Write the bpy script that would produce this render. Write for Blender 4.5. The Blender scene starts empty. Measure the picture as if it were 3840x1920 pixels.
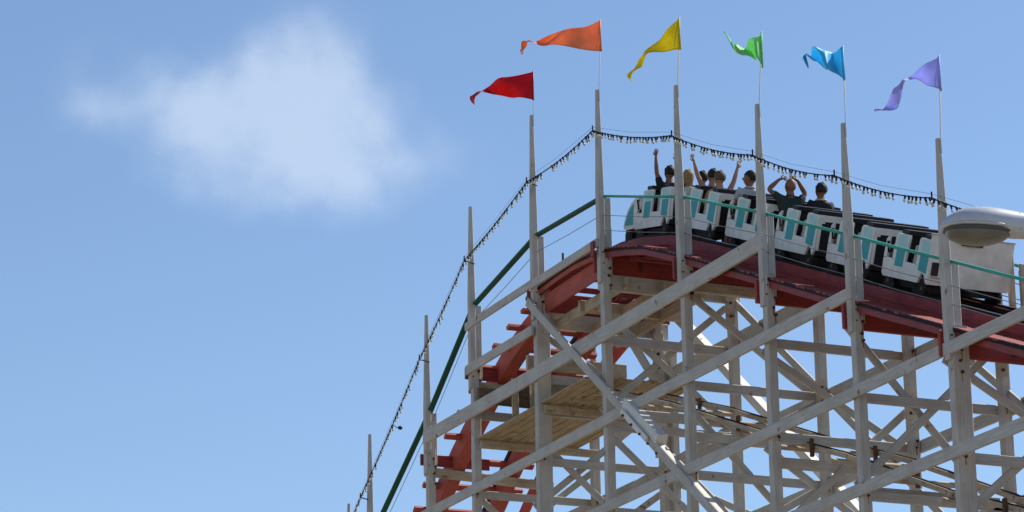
import bpy, bmesh, math, random
from mathutils import Vector, Matrix
R = math.radians
random.seed(7)
sc = bpy.context.scene
COL = sc.collection

# ------------------------------------------------------------------ camera
# world: Y runs along the coaster structure (away from the viewer), X across it, Z up
cam_d = bpy.data.cameras.new('camera')
cam = bpy.data.objects.new('camera', cam_d); COL.objects.link(cam)
cam_d.sensor_width = 36.0
cam_d.lens = 36.0 * 11565.0 / 3840.0
cam_d.clip_start = 0.5; cam_d.clip_end = 9000
c_right = Vector((0.91630452, -0.40018522, -0.01542125))
c_down = Vector((0.10160828, 0.26955433, -0.95760964))
c_fwd = Vector((0.38737809, 0.87589511, 0.28765599))
m = Matrix((c_right, -c_down, -c_fwd)).transposed().to_4x4()
m.translation = Vector((-21.9008, -34.7103, 1.6))
cam.matrix_world = m
sc.camera = cam

# ------------------------------------------------------------------ sky and sun
SUN_EL, SUN_AZ = R(50), R(85)          # azimuth from +Y towards +X: behind the structure, to the right
world = bpy.data.worlds.new('World'); sc.world = world; world.use_nodes = True
nt = world.node_tree; N = nt.nodes; L = nt.links
bg = N['Background']
sky = N.new('ShaderNodeTexSky'); sky.sky_type = 'NISHITA'; sky.sun_disc = False
sky.sun_elevation = SUN_EL; sky.sun_rotation = SUN_AZ
sky.air_density = 1.0; sky.dust_density = 0.25; sky.ozone_density = 3.3; sky.altitude = 300
geo = N.new('ShaderNodeTexCoord')
def wmath(op, a, b=None, c=None):
    n = N.new('ShaderNodeMath'); n.operation = op
    for i, v in enumerate((a, b, c)):
        if v is None: continue
        if isinstance(v, (int, float)): n.inputs[i].default_value = v
        else: L.new(v, n.inputs[i])
    return n.outputs[0]
def wdot(vec, d):
    n = N.new('ShaderNodeVectorMath'); n.operation = 'DOT_PRODUCT'
    L.new(vec, n.inputs[0]); n.inputs[1].default_value = d
    return n.outputs['Value']
# one thin summer cloud standing at azimuth/elevation: a sum of soft lobes broken by noise
cdir = Vector((0.3176, 0.8868, 0.3356)).normalized()
e1 = cdir.cross(Vector((0, 0, 1))).normalized(); e2 = e1.cross(cdir).normalized()
D = geo.outputs['Generated']
nz = N.new('ShaderNodeTexNoise'); nz.inputs['Scale'].default_value = 26; nz.inputs['Detail'].default_value = 5
nz.inputs['Roughness'].default_value = 0.5; L.new(D, nz.inputs['Vector'])
sub = N.new('ShaderNodeVectorMath'); sub.operation = 'SUBTRACT'; L.new(nz.outputs['Color'], sub.inputs[0]); sub.inputs[1].default_value = (.5, .5, .5)
scl = N.new('ShaderNodeVectorMath'); scl.operation = 'SCALE'; L.new(sub.outputs[0], scl.inputs[0]); scl.inputs['Scale'].default_value = 0.032
add = N.new('ShaderNodeVectorMath'); add.operation = 'ADD'; L.new(D, add.inputs[0]); L.new(scl.outputs[0], add.inputs[1])
Dw = add.outputs[0]
ca, cb = wdot(Dw, e1), wdot(Dw, e2)
total = None
#      centre a, centre b, radius a, radius b, weight   (direction-space units, radians)
for (a0, b0, ra, rb, wt) in [
        (.0018, .0130, .0185, .0145, .62), (-.0016, -.0018, .0259, .0147, .60), (-.0188, .0015, .0182, .0095, .40), (.0071, -.0121, .0259, .0112, .50),
        (.0364, -.0190, .0225, .0115, .44), (.0225, .0001, .0147, .0112, .30), (-.0690, .0030, .0125, .0115, .40), (-.0529, .0015, .0180, .0100, .30), (-.0300, -.0130, .0160, .0120, .26),
        (-.0376, -.0038, .0147, .0095, .32), (-.0161, -.0278, .0164, .0104, .42), (.0097, -.0259, .0225, .0095, .36), (-.0409, -.0159, .0130, .0078, .16),
        (-.0545, -.0262, .0138, .0052, .10), (.0115, -.0379, .0225, .0052, .10)]:
    da = wmath('MULTIPLY', wmath('SUBTRACT', ca, a0), 1 / (ra * 1.12)); db = wmath('MULTIPLY', wmath('SUBTRACT', cb, b0), 1 / (rb * 1.12))
    r2 = wmath('ADD', wmath('MULTIPLY', da, da), wmath('MULTIPLY', db, db))
    g = wmath('MULTIPLY', wmath('POWER', 2.71828, wmath('MULTIPLY', r2, -1.0)), wt)
    total = g if total is None else wmath('ADD', total, g)
nz2 = N.new('ShaderNodeTexNoise'); nz2.inputs['Scale'].default_value = 55; nz2.inputs['Detail'].default_value = 7
nz2.inputs['Roughness'].default_value = 0.52; L.new(D, nz2.inputs['Vector'])
front = wmath('GREATER_THAN', wdot(D, cdir), 0.9)
mr = N.new('ShaderNodeMapRange'); mr.interpolation_type = 'SMOOTHSTEP'
L.new(wmath('MULTIPLY', total, wmath('ADD', wmath('MULTIPLY', nz2.outputs['Fac'], 1.5), 0.28)), mr.inputs['Value'])
mr.inputs['From Min'].default_value = 0.04; mr.inputs['From Max'].default_value = 1.22
mr.inputs['To Max'].default_value = 0.47
cfac = wmath('MULTIPLY', mr.outputs['Result'], front)
mix = N.new('ShaderNodeMix'); mix.data_type = 'RGBA'
L.new(cfac, mix.inputs['Factor']); L.new(sky.outputs[0], mix.inputs[6]); mix.inputs[7].default_value = (5.7, 6.4, 7.3, 1)
L.new(mix.outputs[2], bg.inputs['Color']); bg.inputs['Strength'].default_value = 0.109

sun_d = bpy.data.lights.new('sun', 'SUN'); sun_d.energy = 5.0; sun_d.angle = R(0.5); sun_d.color = (1.0, .95, .87)
sun = bpy.data.objects.new('sun', sun_d); COL.objects.link(sun)
sun_dir = Vector((math.sin(SUN_AZ) * math.cos(SUN_EL), math.cos(SUN_AZ) * math.cos(SUN_EL), math.sin(SUN_EL)))
sun.rotation_euler = sun_dir.to_track_quat('Z', 'Y').to_euler()

sc.view_settings.view_transform = 'Standard'; sc.view_settings.look = 'None'
sc.view_settings.gamma = 1; sc.view_settings.use_curve_mapping = False
sc.view_settings.exposure = 0.4
sc.cycles.max_bounces = 6

# ------------------------------------------------------------------ materials
def mat(name, col, rough=.6, dirt=None, dirt_amt=.4, rust=0.0, metal=0.0, streak=True, grain=.25, bump=.15, trans=0.0, scale=1.0, spec=.3):
    m = bpy.data.materials.new(name); m.use_nodes = True
    t = m.node_tree; n = t.nodes; l = t.links
    p = n['Principled BSDF']; p.inputs['Roughness'].default_value = rough; p.inputs['Metallic'].default_value = metal
    p.inputs['Specular IOR Level'].default_value = spec
    co = n.new('ShaderNodeTexCoord'); mp = n.new('ShaderNodeMapping')
    l.new(co.outputs['UV' if streak else 'Object'], mp.inputs[0])
    mp.inputs['Scale'].default_value = (1.3 * scale, 26 * scale, 1) if streak else (4 * scale,) * 3
    nz = n.new('ShaderNodeTexNoise'); nz.inputs['Scale'].default_value = 1.6; nz.inputs['Detail'].default_value = 6
    l.new(mp.outputs[0], nz.inputs['Vector'])
    # grain: multiplies the base a little
    g = n.new('ShaderNodeMapRange'); l.new(nz.outputs['Fac'], g.inputs[0]); g.inputs['From Min'].default_value = .3; g.inputs['From Max'].default_value = .7
    g.inputs['To Min'].default_value = 1 - grain; g.inputs['To Max'].default_value = 1 + grain * .4
    base = n.new('ShaderNodeMix'); base.data_type = 'RGBA'; base.blend_type = 'MULTIPLY'; base.inputs['Factor'].default_value = 1
    base.inputs[6].default_value = (*col, 1); l.new(g.outputs[0], base.inputs[7])
    out = base.outputs[2]
    if dirt:
        n2 = n.new('ShaderNodeTexNoise'); n2.inputs['Scale'].default_value = 2.3 * scale; n2.inputs['Detail'].default_value = 5; n2.inputs['Roughness'].default_value = .6
        l.new(co.outputs['Object'], n2.inputs['Vector'])
        r = n.new('ShaderNodeMapRange'); l.new(n2.outputs['Fac'], r.inputs[0]); r.inputs['From Min'].default_value = .42; r.inputs['From Max'].default_value = .72
        r.inputs['To Max'].default_value = dirt_amt
        mx = n.new('ShaderNodeMix'); mx.data_type = 'RGBA'; l.new(r.outputs[0], mx.inputs['Factor']); l.new(out, mx.inputs[6]); mx.inputs[7].default_value = (*dirt, 1)
        out = mx.outputs[2]
    if rust:
        n3 = n.new('ShaderNodeTexNoise'); n3.inputs['Scale'].default_value = 5.5; n3.inputs['Detail'].default_value = 4
        l.new(co.outputs['Object'], n3.inputs['Vector'])
        r3 = n.new('ShaderNodeMapRange'); l.new(n3.outputs['Fac'], r3.inputs[0]); r3.inputs['From Min'].default_value = .70 - rust * .12; r3.inputs['From Max'].default_value = .80 - rust * .08
        mx = n.new('ShaderNodeMix'); mx.data_type = 'RGBA'; l.new(r3.outputs[0], mx.inputs['Factor']); l.new(out, mx.inputs[6]); mx.inputs[7].default_value = (.16, .065, .02, 1)
        out = mx.outputs[2]
    l.new(out, p.inputs['Base Color'])
    if bump:
        b = n.new('ShaderNodeBump'); b.inputs['Strength'].default_value = bump; b.inputs['Distance'].default_value = .01
        l.new(nz.outputs['Fac'], b.inputs['Height']); l.new(b.outputs[0], p.inputs['Normal'])
    if trans:
        tr = n.new('ShaderNodeBsdfTranslucent'); l.new(out, tr.inputs['Color'])
        ms = n.new('ShaderNodeMixShader'); ms.inputs[0].default_value = trans
        l.new(p.outputs[0], ms.inputs[1]); l.new(tr.outputs[0], ms.inputs[2]); l.new(ms.outputs[0], n['Material Output'].inputs['Surface'])
    return m
M = {}
M['white'] = mat('white painted timber', (.50, .48, .44), .7, (.33, .265, .19), .5, rust=.34, grain=.24)
M['tan'] = mat('weathered tan timber', (.50, .42, .31), .8, (.22, .15, .09), .6, rust=.7, grain=.3)
M['deck'] = mat('bare yellow pine', (.42, .34, .21), .8, (.22, .15, .08), .5, rust=.7, grain=.5)
M['red'] = mat('oxide red painted timber', (.33, .047, .034), .6, (.13, .035, .025), .6, rust=.0, grain=.35)
M['white_sunlit'] = mat('white timber with painted sunlight', (.72, .70, .64), .6, (.45, .40, .32), .35, rust=.2, grain=.15)  # lighter copy of the white timber; sunlight on the braces put into colour
M['red_faded'] = mat('faded brick red timber', (.43, .090, .060), .65, (.22, .05, .04), .5, rust=.1, grain=.35)
M['dark_wood'] = mat('grimy brown timber', (.17, .115, .07), .85, (.06, .04, .025), .6, rust=.3, grain=.4)
M['stain'] = mat('rust stain', (.26, .13, .055), .85, streak=False, grain=.3, bump=0)
M['car_pale'] = mat('pale aqua car panel', (.38, .60, .60), .4, (.3, .5, .5), .4, streak=False, grain=.08, bump=.02, spec=.5)
M['maroon'] = mat('maroon laminated track', (.29, .040, .038), .5, (.10, .02, .02), .5, grain=.5, scale=1.6)
M['teal_rail'] = mat('sea green painted rail', (.045, .36, .27), .45, (.03, .22, .16), .4, grain=.15)
M['rail_shaded'] = mat('sea green rail with painted shade', (.012, .095, .055), .6, (.01, .06, .04), .4, grain=.15)  # darker copy of the sea green; underside shade on the drop put into colour
M['steel'] = mat('black steel', (.009, .009, .010), .6, (.03, .02, .015), .3, grain=.2, spec=.15)
M['rusty'] = mat('rusty steel', (.10, .055, .03), .8, (.22, .10, .04), .6, grain=.3)
M['bolt'] = mat('rusted bolt', (.075, .038, .02), .8, streak=False, grain=.2)
M['car_white'] = mat('white car enamel', (.66, .67, .65), .38, (.34, .31, .25), .45, streak=False, grain=.12, bump=.02, spec=.5)
M['car_grey'] = mat('grey car lining', (.36, .35, .31), .5, (.15, .13, .1), .5, streak=False, grain=.15, bump=.03)
M['car_teal'] = mat('teal car panel', (.020, .30, .33), .4, (.015, .18, .2), .4, streak=False, grain=.08, bump=.02, spec=.5)
M['vinyl'] = mat('black seat vinyl', (.010, .010, .013), .45, (.04, .04, .045), .4, streak=False, grain=.2)
M['alu'] = mat('dull metal strip', (.42, .40, .40), .4, (.2, .2, .2), .4, streak=False, grain=.1, metal=.4)
M['cable'] = mat('black cable', (.012, .012, .014), .6, streak=False, grain=.1)
M['wire'] = mat('thin grey wire', (.16, .17, .19), .5, streak=False, grain=.1)
M['socket'] = mat('dark bulb socket', (.012, .014, .02), .5, streak=False, grain=.1)
M['bulb'] = mat('frosted white bulb', (.66, .64, .54), .25, streak=False, grain=.03, bump=0, trans=.35)
M['rod'] = mat('white flag staff', (.60, .60, .60), .5, streak=False, grain=.05, bump=0)
M['lamp'] = mat('street lamp aluminium', (.50, .52, .56), .36, (.30, .31, .33), .6, streak=False, grain=.16, bump=.05, metal=.1, spec=.5)
M['lens'] = mat('dusty lamp lens', (.12, .12, .105), .35, (.20, .18, .14), .5, streak=False, grain=.2, spec=.5)
M['gasket'] = mat('grey lamp gasket', (.09, .09, .09), .6, streak=False)
M['skin'] = mat('skin', (.36, .20, .13), .55, (.36, .16, .10), .3, streak=False, grain=.08, bump=.02)
M['skin_dark'] = mat('tanned skin', (.21, .095, .058), .55, (.22, .09, .05), .3, streak=False, grain=.08, bump=.02)
M['hair_dark'] = mat('dark hair', (.014, .010, .008), .6, (.035, .022, .014), .5, streak=False, grain=.4, scale=6)
M['hair_blonde'] = mat('blonde hair', (.33, .21, .09), .6, (.14, .08, .035), .6, streak=False, grain=.5, scale=6)
M['hair_brown'] = mat('light brown hair', (.12, .075, .04), .6, (.05, .03, .018), .6, streak=False, grain=.4, scale=6)
M['shirt_black'] = mat('black shirt', (.012, .013, .017), .85, (.03, .03, .035), .4, streak=False, grain=.2)
M['shirt_teal'] = mat('dark teal shirt', (.018, .032, .032), .85, (.04, .05, .05), .4, streak=False, grain=.2)
M['shirt_grey'] = mat('grey shirt', (.36, .37, .40), .85, (.2, .2, .22), .4, streak=False, grain=.2)
M['shirt_tan'] = mat('cream shirt', (.5, .45, .36), .85, streak=False, grain=.2)
M['eye'] = mat('eye', (.5, .48, .45), .3, streak=False, grain=.02)

def ground_mat():
    m = bpy.data.materials.new('sunlit sandy concrete'); m.use_nodes = True
    t = m.node_tree; n = t.nodes; l = t.links; p = n['Principled BSDF']; p.inputs['Roughness'].default_value = .9
    co = n.new('ShaderNodeTexCoord')
    a = n.new('ShaderNodeTexNoise'); a.inputs['Scale'].default_value = .08; a.inputs['Detail'].default_value = 8; l.new(co.outputs['Object'], a.inputs['Vector'])
    r = n.new('ShaderNodeValToRGB'); l.new(a.outputs['Fac'], r.inputs[0])
    r.color_ramp.elements[0].position = .35; r.color_ramp.elements[0].color = (.17, .135, .095, 1)
    r.color_ramp.elements[1].position = .65; r.color_ramp.elements[1].color = (.27, .22, .155, 1)
    l.new(r.outputs[0], p.inputs['Base Color'])
    return m

# ------------------------------------------------------------------ mesh helpers
class MB:
    def __init__(s, *mats):
        s.v = []; s.f = []; s.mi = []; s.uv = []; s.mats = [M[k] for k in mats]; s.smooth = []
    def face(s, idx, uv, k=0, sm=False):
        s.f.append(idx); s.uv.append(uv); s.mi.append(k); s.smooth.append(sm)
    def beam(s, p, q, a, b, side=(1, 0, 0), k=0, ta=1.0, tb=1.0, bev=.012):
        """a timber from p to q; a = width along `side`, b = the other width; chamfered long edges"""
        p = Vector(p); q = Vector(q); d = (q - p); ln = d.length; d.normalize()
        sv = Vector(side); sv = (sv - d * sv.dot(d)).normalized(); tv = d.cross(sv).normalized()
        o = len(s.v); u0 = random.random() * 20; v0 = random.random() * 5
        for (c, fa, fb) in ((p, 1, 1), (q, ta, tb)):
            A = a / 2 * fa; B = b / 2 * fb; e = min(bev, A * .35, B * .35)
            for (x, y) in ((A - e, B), (A, B - e), (A, -B + e), (A - e, -B), (-A + e, -B), (-A, -B + e), (-A, B - e), (-A + e, B)):
                s.v.append(c + sv * x + tv * y)
        vv = [v0, v0 + e, v0 + b, v0 + b + e, v0 + a + b, v0 + a + b + e, v0 + a + 2 * b, v0 + a + 2 * b + e, v0 + 2 * a + 2 * b]
        for i in range(8):
            j = (i + 1) % 8
            s.face((o + i, o + j, o + 8 + j, o + 8 + i), ((u0, vv[i]), (u0, vv[i + 1]), (u0 + ln, vv[i + 1]), (u0 + ln, vv[i])), k)
        s.face(tuple(o + 7 - i for i in range(8)), tuple((u0 + .01 * i, v0) for i in range(8)), k)
        s.face(tuple(o + 8 + i for i in range(8)), tuple((u0 + .01 * i, v0) for i in range(8)), k)
        return s
    def box(s, c, size, k=0, rot=None, bev=.006):
        c = Vector(c); hx = Vector((size[0] / 2, 0, 0)); 
        mt = rot or Matrix.Identity(3)
        ax = mt @ Vector((1, 0, 0)); az = mt @ Vector((0, 0, 1))
        ay = mt @ Vector((0, 1, 0))
        return s.beam(c - ay * size[1] / 2, c + ay * size[1] / 2, size[0], size[2], side=ax, k=k, bev=bev)
    def tube(s, pts, r, n=8, k=0, r1=None):
        pts = [Vector(p) for p in pts]; o = len(s.v); u = 0; prev = None; rings = []
        for i, p in enumerate(pts):
            d = (pts[min(i + 1, len(pts) - 1)] - pts[max(i - 1, 0)]).normalized()
            ref = Vector((0, 0, 1)) if abs(d.z) < .95 else Vector((1, 0, 0))
            a = d.cross(ref).normalized(); b = a.cross(d).normalized()
            rr = r if r1 is None else r + (r1 - r) * i / (len(pts) - 1)
            for j in range(n):
                th = 2 * math.pi * j / n
                s.v.append(p + a * math.cos(th) * rr + b * math.sin(th) * rr)
        for i in range(len(pts) - 1):
            for j in range(n):
                jj = (j + 1) % n
                s.face((o + i * n + j, o + (i + 1) * n + j, o + (i + 1) * n + jj, o + i * n + jj), ((i, j / n), (i + 1, j / n), (i + 1, (j + 1) / n), (i, (j + 1) / n)), k, True)
        s.face(tuple(o + j for j in range(n)), tuple((0, 0) for j in range(n)), k)
        e = o + (len(pts) - 1) * n
        s.face(tuple(e + n - 1 - j for j in range(n)), tuple((0, 0) for j in range(n)), k)
        return s
    def cyl(s, c, axis, r, h, n=16, k=0):
        a = Vector(axis).normalized() * h / 2; c = Vector(c)
        return s.tube([c - a, c + a], r, n, k)
    def bolt(s, x, y, z, rr, k=1):
        s.cyl((x, y, z), (0, 1, 0), rr, .03, 8, k)
        if random.random() < .7:
            ln = random.uniform(.05, .16)
            s.beam((x + random.uniform(-.008, .008), y + .0135, z - ln), (x, y + .0135, z - .002), random.uniform(.012, .028), .004, k=k + 1, bev=.001, ta=.9)
    def prism(s, poly, x0, x1, k=0, frame=None):
        """polygon in (y, z) extruded along x; optional frame maps local to world"""
        o = len(s.v); n = len(poly)
        ar = sum(poly[i][0] * poly[(i + 1) % n][1] - poly[(i + 1) % n][0] * poly[i][1] for i in range(n))
        if ar < 0: poly = poly[::-1]
        for x in (x0, x1):
            for (y, z) in poly:
                v = Vector((x, y, z)); s.v.append(frame @ v if frame else v)
        for i in range(n):
            j = (i + 1) % n
            s.face((o + i, o + j, o + n + j, o + n + i), ((poly[i][0], 0), (poly[j][0], 0), (poly[j][0], .1), (poly[i][0], .1)), k)
        # caps, triangulated through mathutils so concave outlines work
        from mathutils.geometry import tessellate_polygon
        tri = tessellate_polygon([[Vector((y, z, 0)) for y, z in poly]])
        for t in tri:
            a, b, c = t
            s.face((o + a, o + c, o + b), tuple(poly[q] for q in (a, c, b)), k)
            s.face((o + n + a, o + n + b, o + n + c), tuple(poly[q] for q in (a, b, c)), k)
        return s
    def ell(s, c, r, k=0, nu=14, nv=10, frame=None, fn=None):
        o = len(s.v); c = Vector(c)
        for i in range(nv + 1):
            ph = math.pi * i / nv
            for j in range(nu):
                th = 2 * math.pi * j / nu
                d = Vector((math.sin(ph) * math.cos(th), math.sin(ph) * math.sin(th), math.cos(ph)))
                q = Vector((d.x * r[0], d.y * r[1], d.z * r[2]))
                if fn: q = fn(d, q)
                if frame: q = frame @ q
                s.v.append(c + q)
        for i in range(nv):
            for j in range(nu):
                jj = (j + 1) % nu
                s.face((o + i * nu + j, o + (i + 1) * nu + j, o + (i + 1) * nu + jj, o + i * nu + jj), ((j / nu, i / nv),) * 4, k, True)
        return s
    def obj(s, name, parent=None, recalc=True):
        me = bpy.data.meshes.new(name)
        me.from_pydata([tuple(v) for v in s.v], [], s.f)
        for mt in s.mats: me.materials.append(mt)
        uvl = me.uv_layers.new(name='UVMap')
        i = 0
        for p, uv in zip(me.polygons, s.uv):
            for k in range(len(p.vertices)):
                uvl.data[i].uv = uv[k]; i += 1
        me.polygons.foreach_set('material_index', s.mi)
        me.polygons.foreach_set('use_smooth', s.smooth)
        if recalc:
            bm = bmesh.new(); bm.from_mesh(me); bmesh.ops.recalc_face_normals(bm, faces=bm.faces); bm.to_mesh(me); bm.free()
        me.update()
        o = bpy.data.objects.new(name, me); COL.objects.link(o)
        if parent: put(o, parent)
        return o
def put(o, parent):
    """parent a world-space mesh; the parent sits unrotated or rotated, the child keeps its place"""
    o.parent = parent
    if not getattr(put, 'local', False):
        o.matrix_parent_inverse = parent_matrix(parent).inverted()
def parent_matrix(p):
    mtx = p.matrix_basis.copy()
    while p.parent:
        mtx = p.parent.matrix_basis @ p.matrix_parent_inverse @ mtx if False else p.parent.matrix_basis @ mtx
        p = p.parent
    return mtx
def empty(name, loc, label, cat, group=None):
    o = bpy.data.objects.new(name, None); COL.objects.link(o); o.location = loc; o.empty_display_size = .3
    o['label'] = label; o['category'] = cat
    if group: o['group'] = group
    return o
def tag(o, label, cat, group=None):
    o['label'] = label; o['category'] = cat
    if group: o['group'] = group
    return o
def beam_obj(name, parent, mt, p, q, a, b, side=(1, 0, 0), **kw):
    return MB(mt).beam(p, q, a, b, side, **kw).obj(name, parent)
def lerp_tab(tab, y):
    if y <= tab[0][0]: 
        (a, za), (b, zb) = tab[0], tab[1]
        return za + (zb - za) * (y - a) / (b - a)
    for (a, za), (b, zb) in zip(tab, tab[1:]):
        if y <= b: return za + (zb - za) * (y - a) / (b - a)
    (a, za), (b, zb) = tab[-2], tab[-1]
    return za + (zb - za) * (y - a) / (b - a)

# ------------------------------------------------------------------ ground
g = bpy.data.meshes.new('ground'); S = 3000
g.from_pydata([(-S, -S, 0), (S, -S, 0), (S, S, 0), (-S, S, 0)], [], [(0, 1, 2, 3)]); g.materials.append(ground_mat())
go = bpy.data.objects.new('ground', g); COL.objects.link(go); go['kind'] = 'structure'

# ------------------------------------------------------------------ coaster geometry tables
W = 2.45                                   # width of the trestle, front row of posts x=0, back row x=W
BY = [21.97, 18.9, 16.65, 13.75, 10.95, 7.95, 5.2, 2.6, 0.03]      # the nine bents in view
FAR = [24.8, 27.6, 30.4]; NEAR = [-2.6, -5.2, -7.85, -10.5, -13.1]
TOPZ = [16.11, 17.8, 19.35, 20.24, 19.79, 18.86, 17.62, 16.46, 15.4]
TRACK = [(-16, 6.2), (-4, 11.28), (-1.7, 12.22), (-.32, 12.78), (.66, 13.19), (2.2, 13.82), (3.62, 14.40), (4.79, 14.89), (6.64, 15.65), (7.89, 16.17),
         (9.46, 16.78), (10.5, 17.05), (11.35, 17.2), (12.4, 17.27), (13.8, 17.2), (15.4, 16.95), (16.5, 16.58), (17.8, 15.95), (19.25, 15.15),
         (20.6, 14.2), (22.0, 13.12), (24.8, 10.9), (28, 8.3), (32, 5.2)]
def tz(y): return lerp_tab(TRACK, y)       # top edge of the laminated track
def dz(y): return tz(y) - .24              # walkway level
RAILZ = [(-13.1, 8.27), (-2.5, 12.55), (.03, 13.62), (2.6, 14.72), (5.2, 15.83), (7.95, 16.93), (10.95, 17.84), (13.75, 17.95), (16.65, 17.42), (18.9, 15.86), (21.97, 14.05), (24.8, 11.85), (27.6, 9.7), (30.4, 7.6)]
def rz(y): return lerp_tab(RAILZ, y)
LEV = [15.35, 13.84, 12.37, 10.93, 9.45, 7.98, 6.5, 5.03, 3.55, 2.1]     # heights of the long horizontal ledgers

# ------------------------------------------------------------------ white trestle
tr = empty('coaster_trestle', (0, -13.1, 0), 'white painted timber trestle of posts, ledgers and braces under the red track', 'trestle')
ALL = FAR[::-1] + BY + NEAR
for y in FAR[::-1] + BY + NEAR:
    i = BY.index(y) if y in BY else -1
    d = dz(y)
    wide = .27 if i in (3, 8) else .15
    fr = MB('white', 'bolt', 'stain').beam((wide / 2 - .045, y, 0), (wide / 2 - .045, y, d + .02), wide, .15)
    bk_w = .30 if i == 3 else .16
    bk = MB('white', 'bolt', 'stain').beam((W + bk_w / 2 - .07, y, 0), (W + bk_w / 2 - .07, y, d + (.02 if i != 3 else -.9)), bk_w, .15)
    if i == 3: bk.beam((W - .05, y + .02, d - 1.2), (W - .05, y + .02, d), .15, .13)
    for lv in LEV:
        if lv < d - .5:
            for dzz in (-.05, .06):
                if random.random() < .6: fr.bolt(.035 + random.uniform(-.03, .04), y - .087, lv + dzz + random.uniform(-.04, .04), random.uniform(.014, .023))
                if random.random() < .6: bk.bolt(W + random.uniform(-.03, .04), y - .087, lv + dzz + random.uniform(-.04, .04), random.uniform(.014, .023))
    for q in range(4):
        fr.bolt(.06 + .03 * (q % 2) + random.uniform(-.01, .01), y - .087, d - .15 - .16 * q + random.uniform(-.04, .04), random.uniform(.018, .030))
    fr.obj('post', tr); bk.obj('post', tr)
# short inner posts that carry the upper walkway (front row, above deck): handrail posts
for y in [v for v in ALL]:
    i = BY.index(y) if y in BY else -1
    d = dz(y); z1 = rz(y); zb = d - (.42 if i not in (3, 4) else .55)
    MB('white', 'bolt').beam((.09, y + .012, zb + .1), (.09, y + .012, z1 - .02), .13, .11).cyl((.09, y - .05, d - .1), (0, 1, 0), .02, .02, 8, 1).obj('rail_post', tr)
    top = TOPZ[i] if i >= 0 else z1 + 1.85
    pm = MB('white', 'bolt').beam((-.035, y, zb - .05), (-.035, y, z1 + .1), .12, .13)
    pm.beam((-.035, y, z1 + .1), (-.035, y, top), .12, .13, ta=.48, tb=.5)
    for q in range(2): pm.cyl((-.03 + random.uniform(-.02, .02), y - .07, d - .1 - .2 * q + random.uniform(-.05, .05)), (0, 1, 0), .014, .02, 8, 1)
    pm.obj('tall_pole', tr)
    MB('tan').beam((W + .02, y, d), (W + .02, y, z1), .10, .09).obj('rail_post', tr)
MB('white').beam((.55, 24.86, 10.5), (.58, 24.8, 15.3), .08, .08, ta=.7, tb=.7).obj('tall_pole', tr)

def ledger(y0, y1, z, x, h, t=.05, mt='white'):
    """a long horizontal board along Y, spliced in lengths with a small step at each splice"""
    sag = random.uniform(-.01, .01)
    beam_obj('ledger', tr, mt, (x, y0, z + sag), (x, y1, z - sag), t, h)
# front face
XF = -.078
ledger(16.72, 13.7, 17.0, XF - .05, .15); ledger(13.7, 10.9, 16.99, XF - .05, .15)
ledger(16.72, 13.68, 16.15, XF - .05, .18)
ledger(18.95, 13.7, 15.35, XF, .26, .06); ledger(13.7, 5.1, 15.36, XF, .26, .06)
ledger(21.97, 13.7, 13.85, XF, .19); ledger(13.7, 7.9, 13.86, XF, .19); ledger(7.9, 2.5, 13.85, XF, .19)
ledger(24.8, 10.9, 12.36, XF, .19); ledger(10.9, 2.6, 12.37, XF, .18); ledger(2.6, -2.65, 12.38, XF, .18)
ledger(27.6, 7.9, 10.93, XF, .18); ledger(7.9, -2.6, 10.94, XF, .18); ledger(-2.6, -5.3, 10.94, XF, .18)
for lv in LEV[4:]:
    ys = [y for y in ALL if dz(y) > lv + .4]
    ledger(max(ys), 7.95, lv, XF, .18); ledger(7.95, min(ys), lv, XF, .18)
# back face
XB = W + .12
for lv, a, b in ((15.5, 18.9, 5.2), (13.83, 21.97, 2.6), (12.35, 24.8, 0.03), (10.93, 27.6, -2.6), (9.45, 30.4, -5.2), (7.98, 30.4, -7.85), (6.5, 30.4, -10.5), (5.03, 30.4, -13.1), (3.55, 30.4, -13.1), (2.1, 30.4, -13.1)):
    mid = 10.95 if lv < 13 else 13.75
    ledger(a, mid, lv, XB, .20 if lv != 15.5 else .34); ledger(mid, b, lv, XB, .20 if lv != 15.5 else .34)

# cross members in each bent (in the plane of the bent), each from the front post to the back post
def cross(y, x0, z0, x1, z1, h=.14, t=.05, mt='white', name='cross_ledger', off=.11):
    beam_obj(name, tr, mt, (x0, y + off, z0), (x1, y + off, z1), h, t, side=(0, 0, 1))
for y in ALL:
    d = dz(y); i = BY.index(y) if y in BY else -1
    for k, lv in enumerate(LEV):
        if lv < d - .75: cross(y, .0, lv - .03, W + .18, lv - .03, .15 if k else .17)
    # big cap beam under the walkway
    if i == -1 or i <= 5:
        hgt = .29 if i in (3, 4) else .18
        cross(y, -.04, d - (.40 if i > 2 else .30) - hgt / 2, W + .2, d - .40 - hgt / 2, hgt, .09, 'tan' if i in (1, 2, 5) else 'white', 'cap_beam')
DN, UP = 'dn', 'up'
diag = {3: [(0, 16.3, W, 14.9), (0.1, 14.2, W, 12.2), (0, 13.0, W, 15.0), (0, 11.6, W, 13.4)],
        4: [(0, 14.1, W, 16.15), (0, 15.9, W, 14.0), (0, 12.5, W, 14.0), (.1, 13.7, W, 11.7)],
        5: [(0, 15.5, W, 13.85), (0, 12.4, W, 13.7), (0, 13.6, W, 11.2), (0, 10.9, W, 12.3)],
        6: [(0, 13.7, W, 12.35), (0, 10.8, W, 12.93), (0, 12.2, W, 10.6)],
        7: [(0, 13.42, W, 10.8), (0, 11.05, W, 13.3)],
        8: [(0, 12.3, W, 10.95), (0, 10.0, W, 12.0)],
        2: [(0, 13.9, W, 12.0), (0, 12.5, W, 14.4)], 1: [(0, 13.6, W, 12.2), (0, 12.0, W, 13.8)]}
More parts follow.
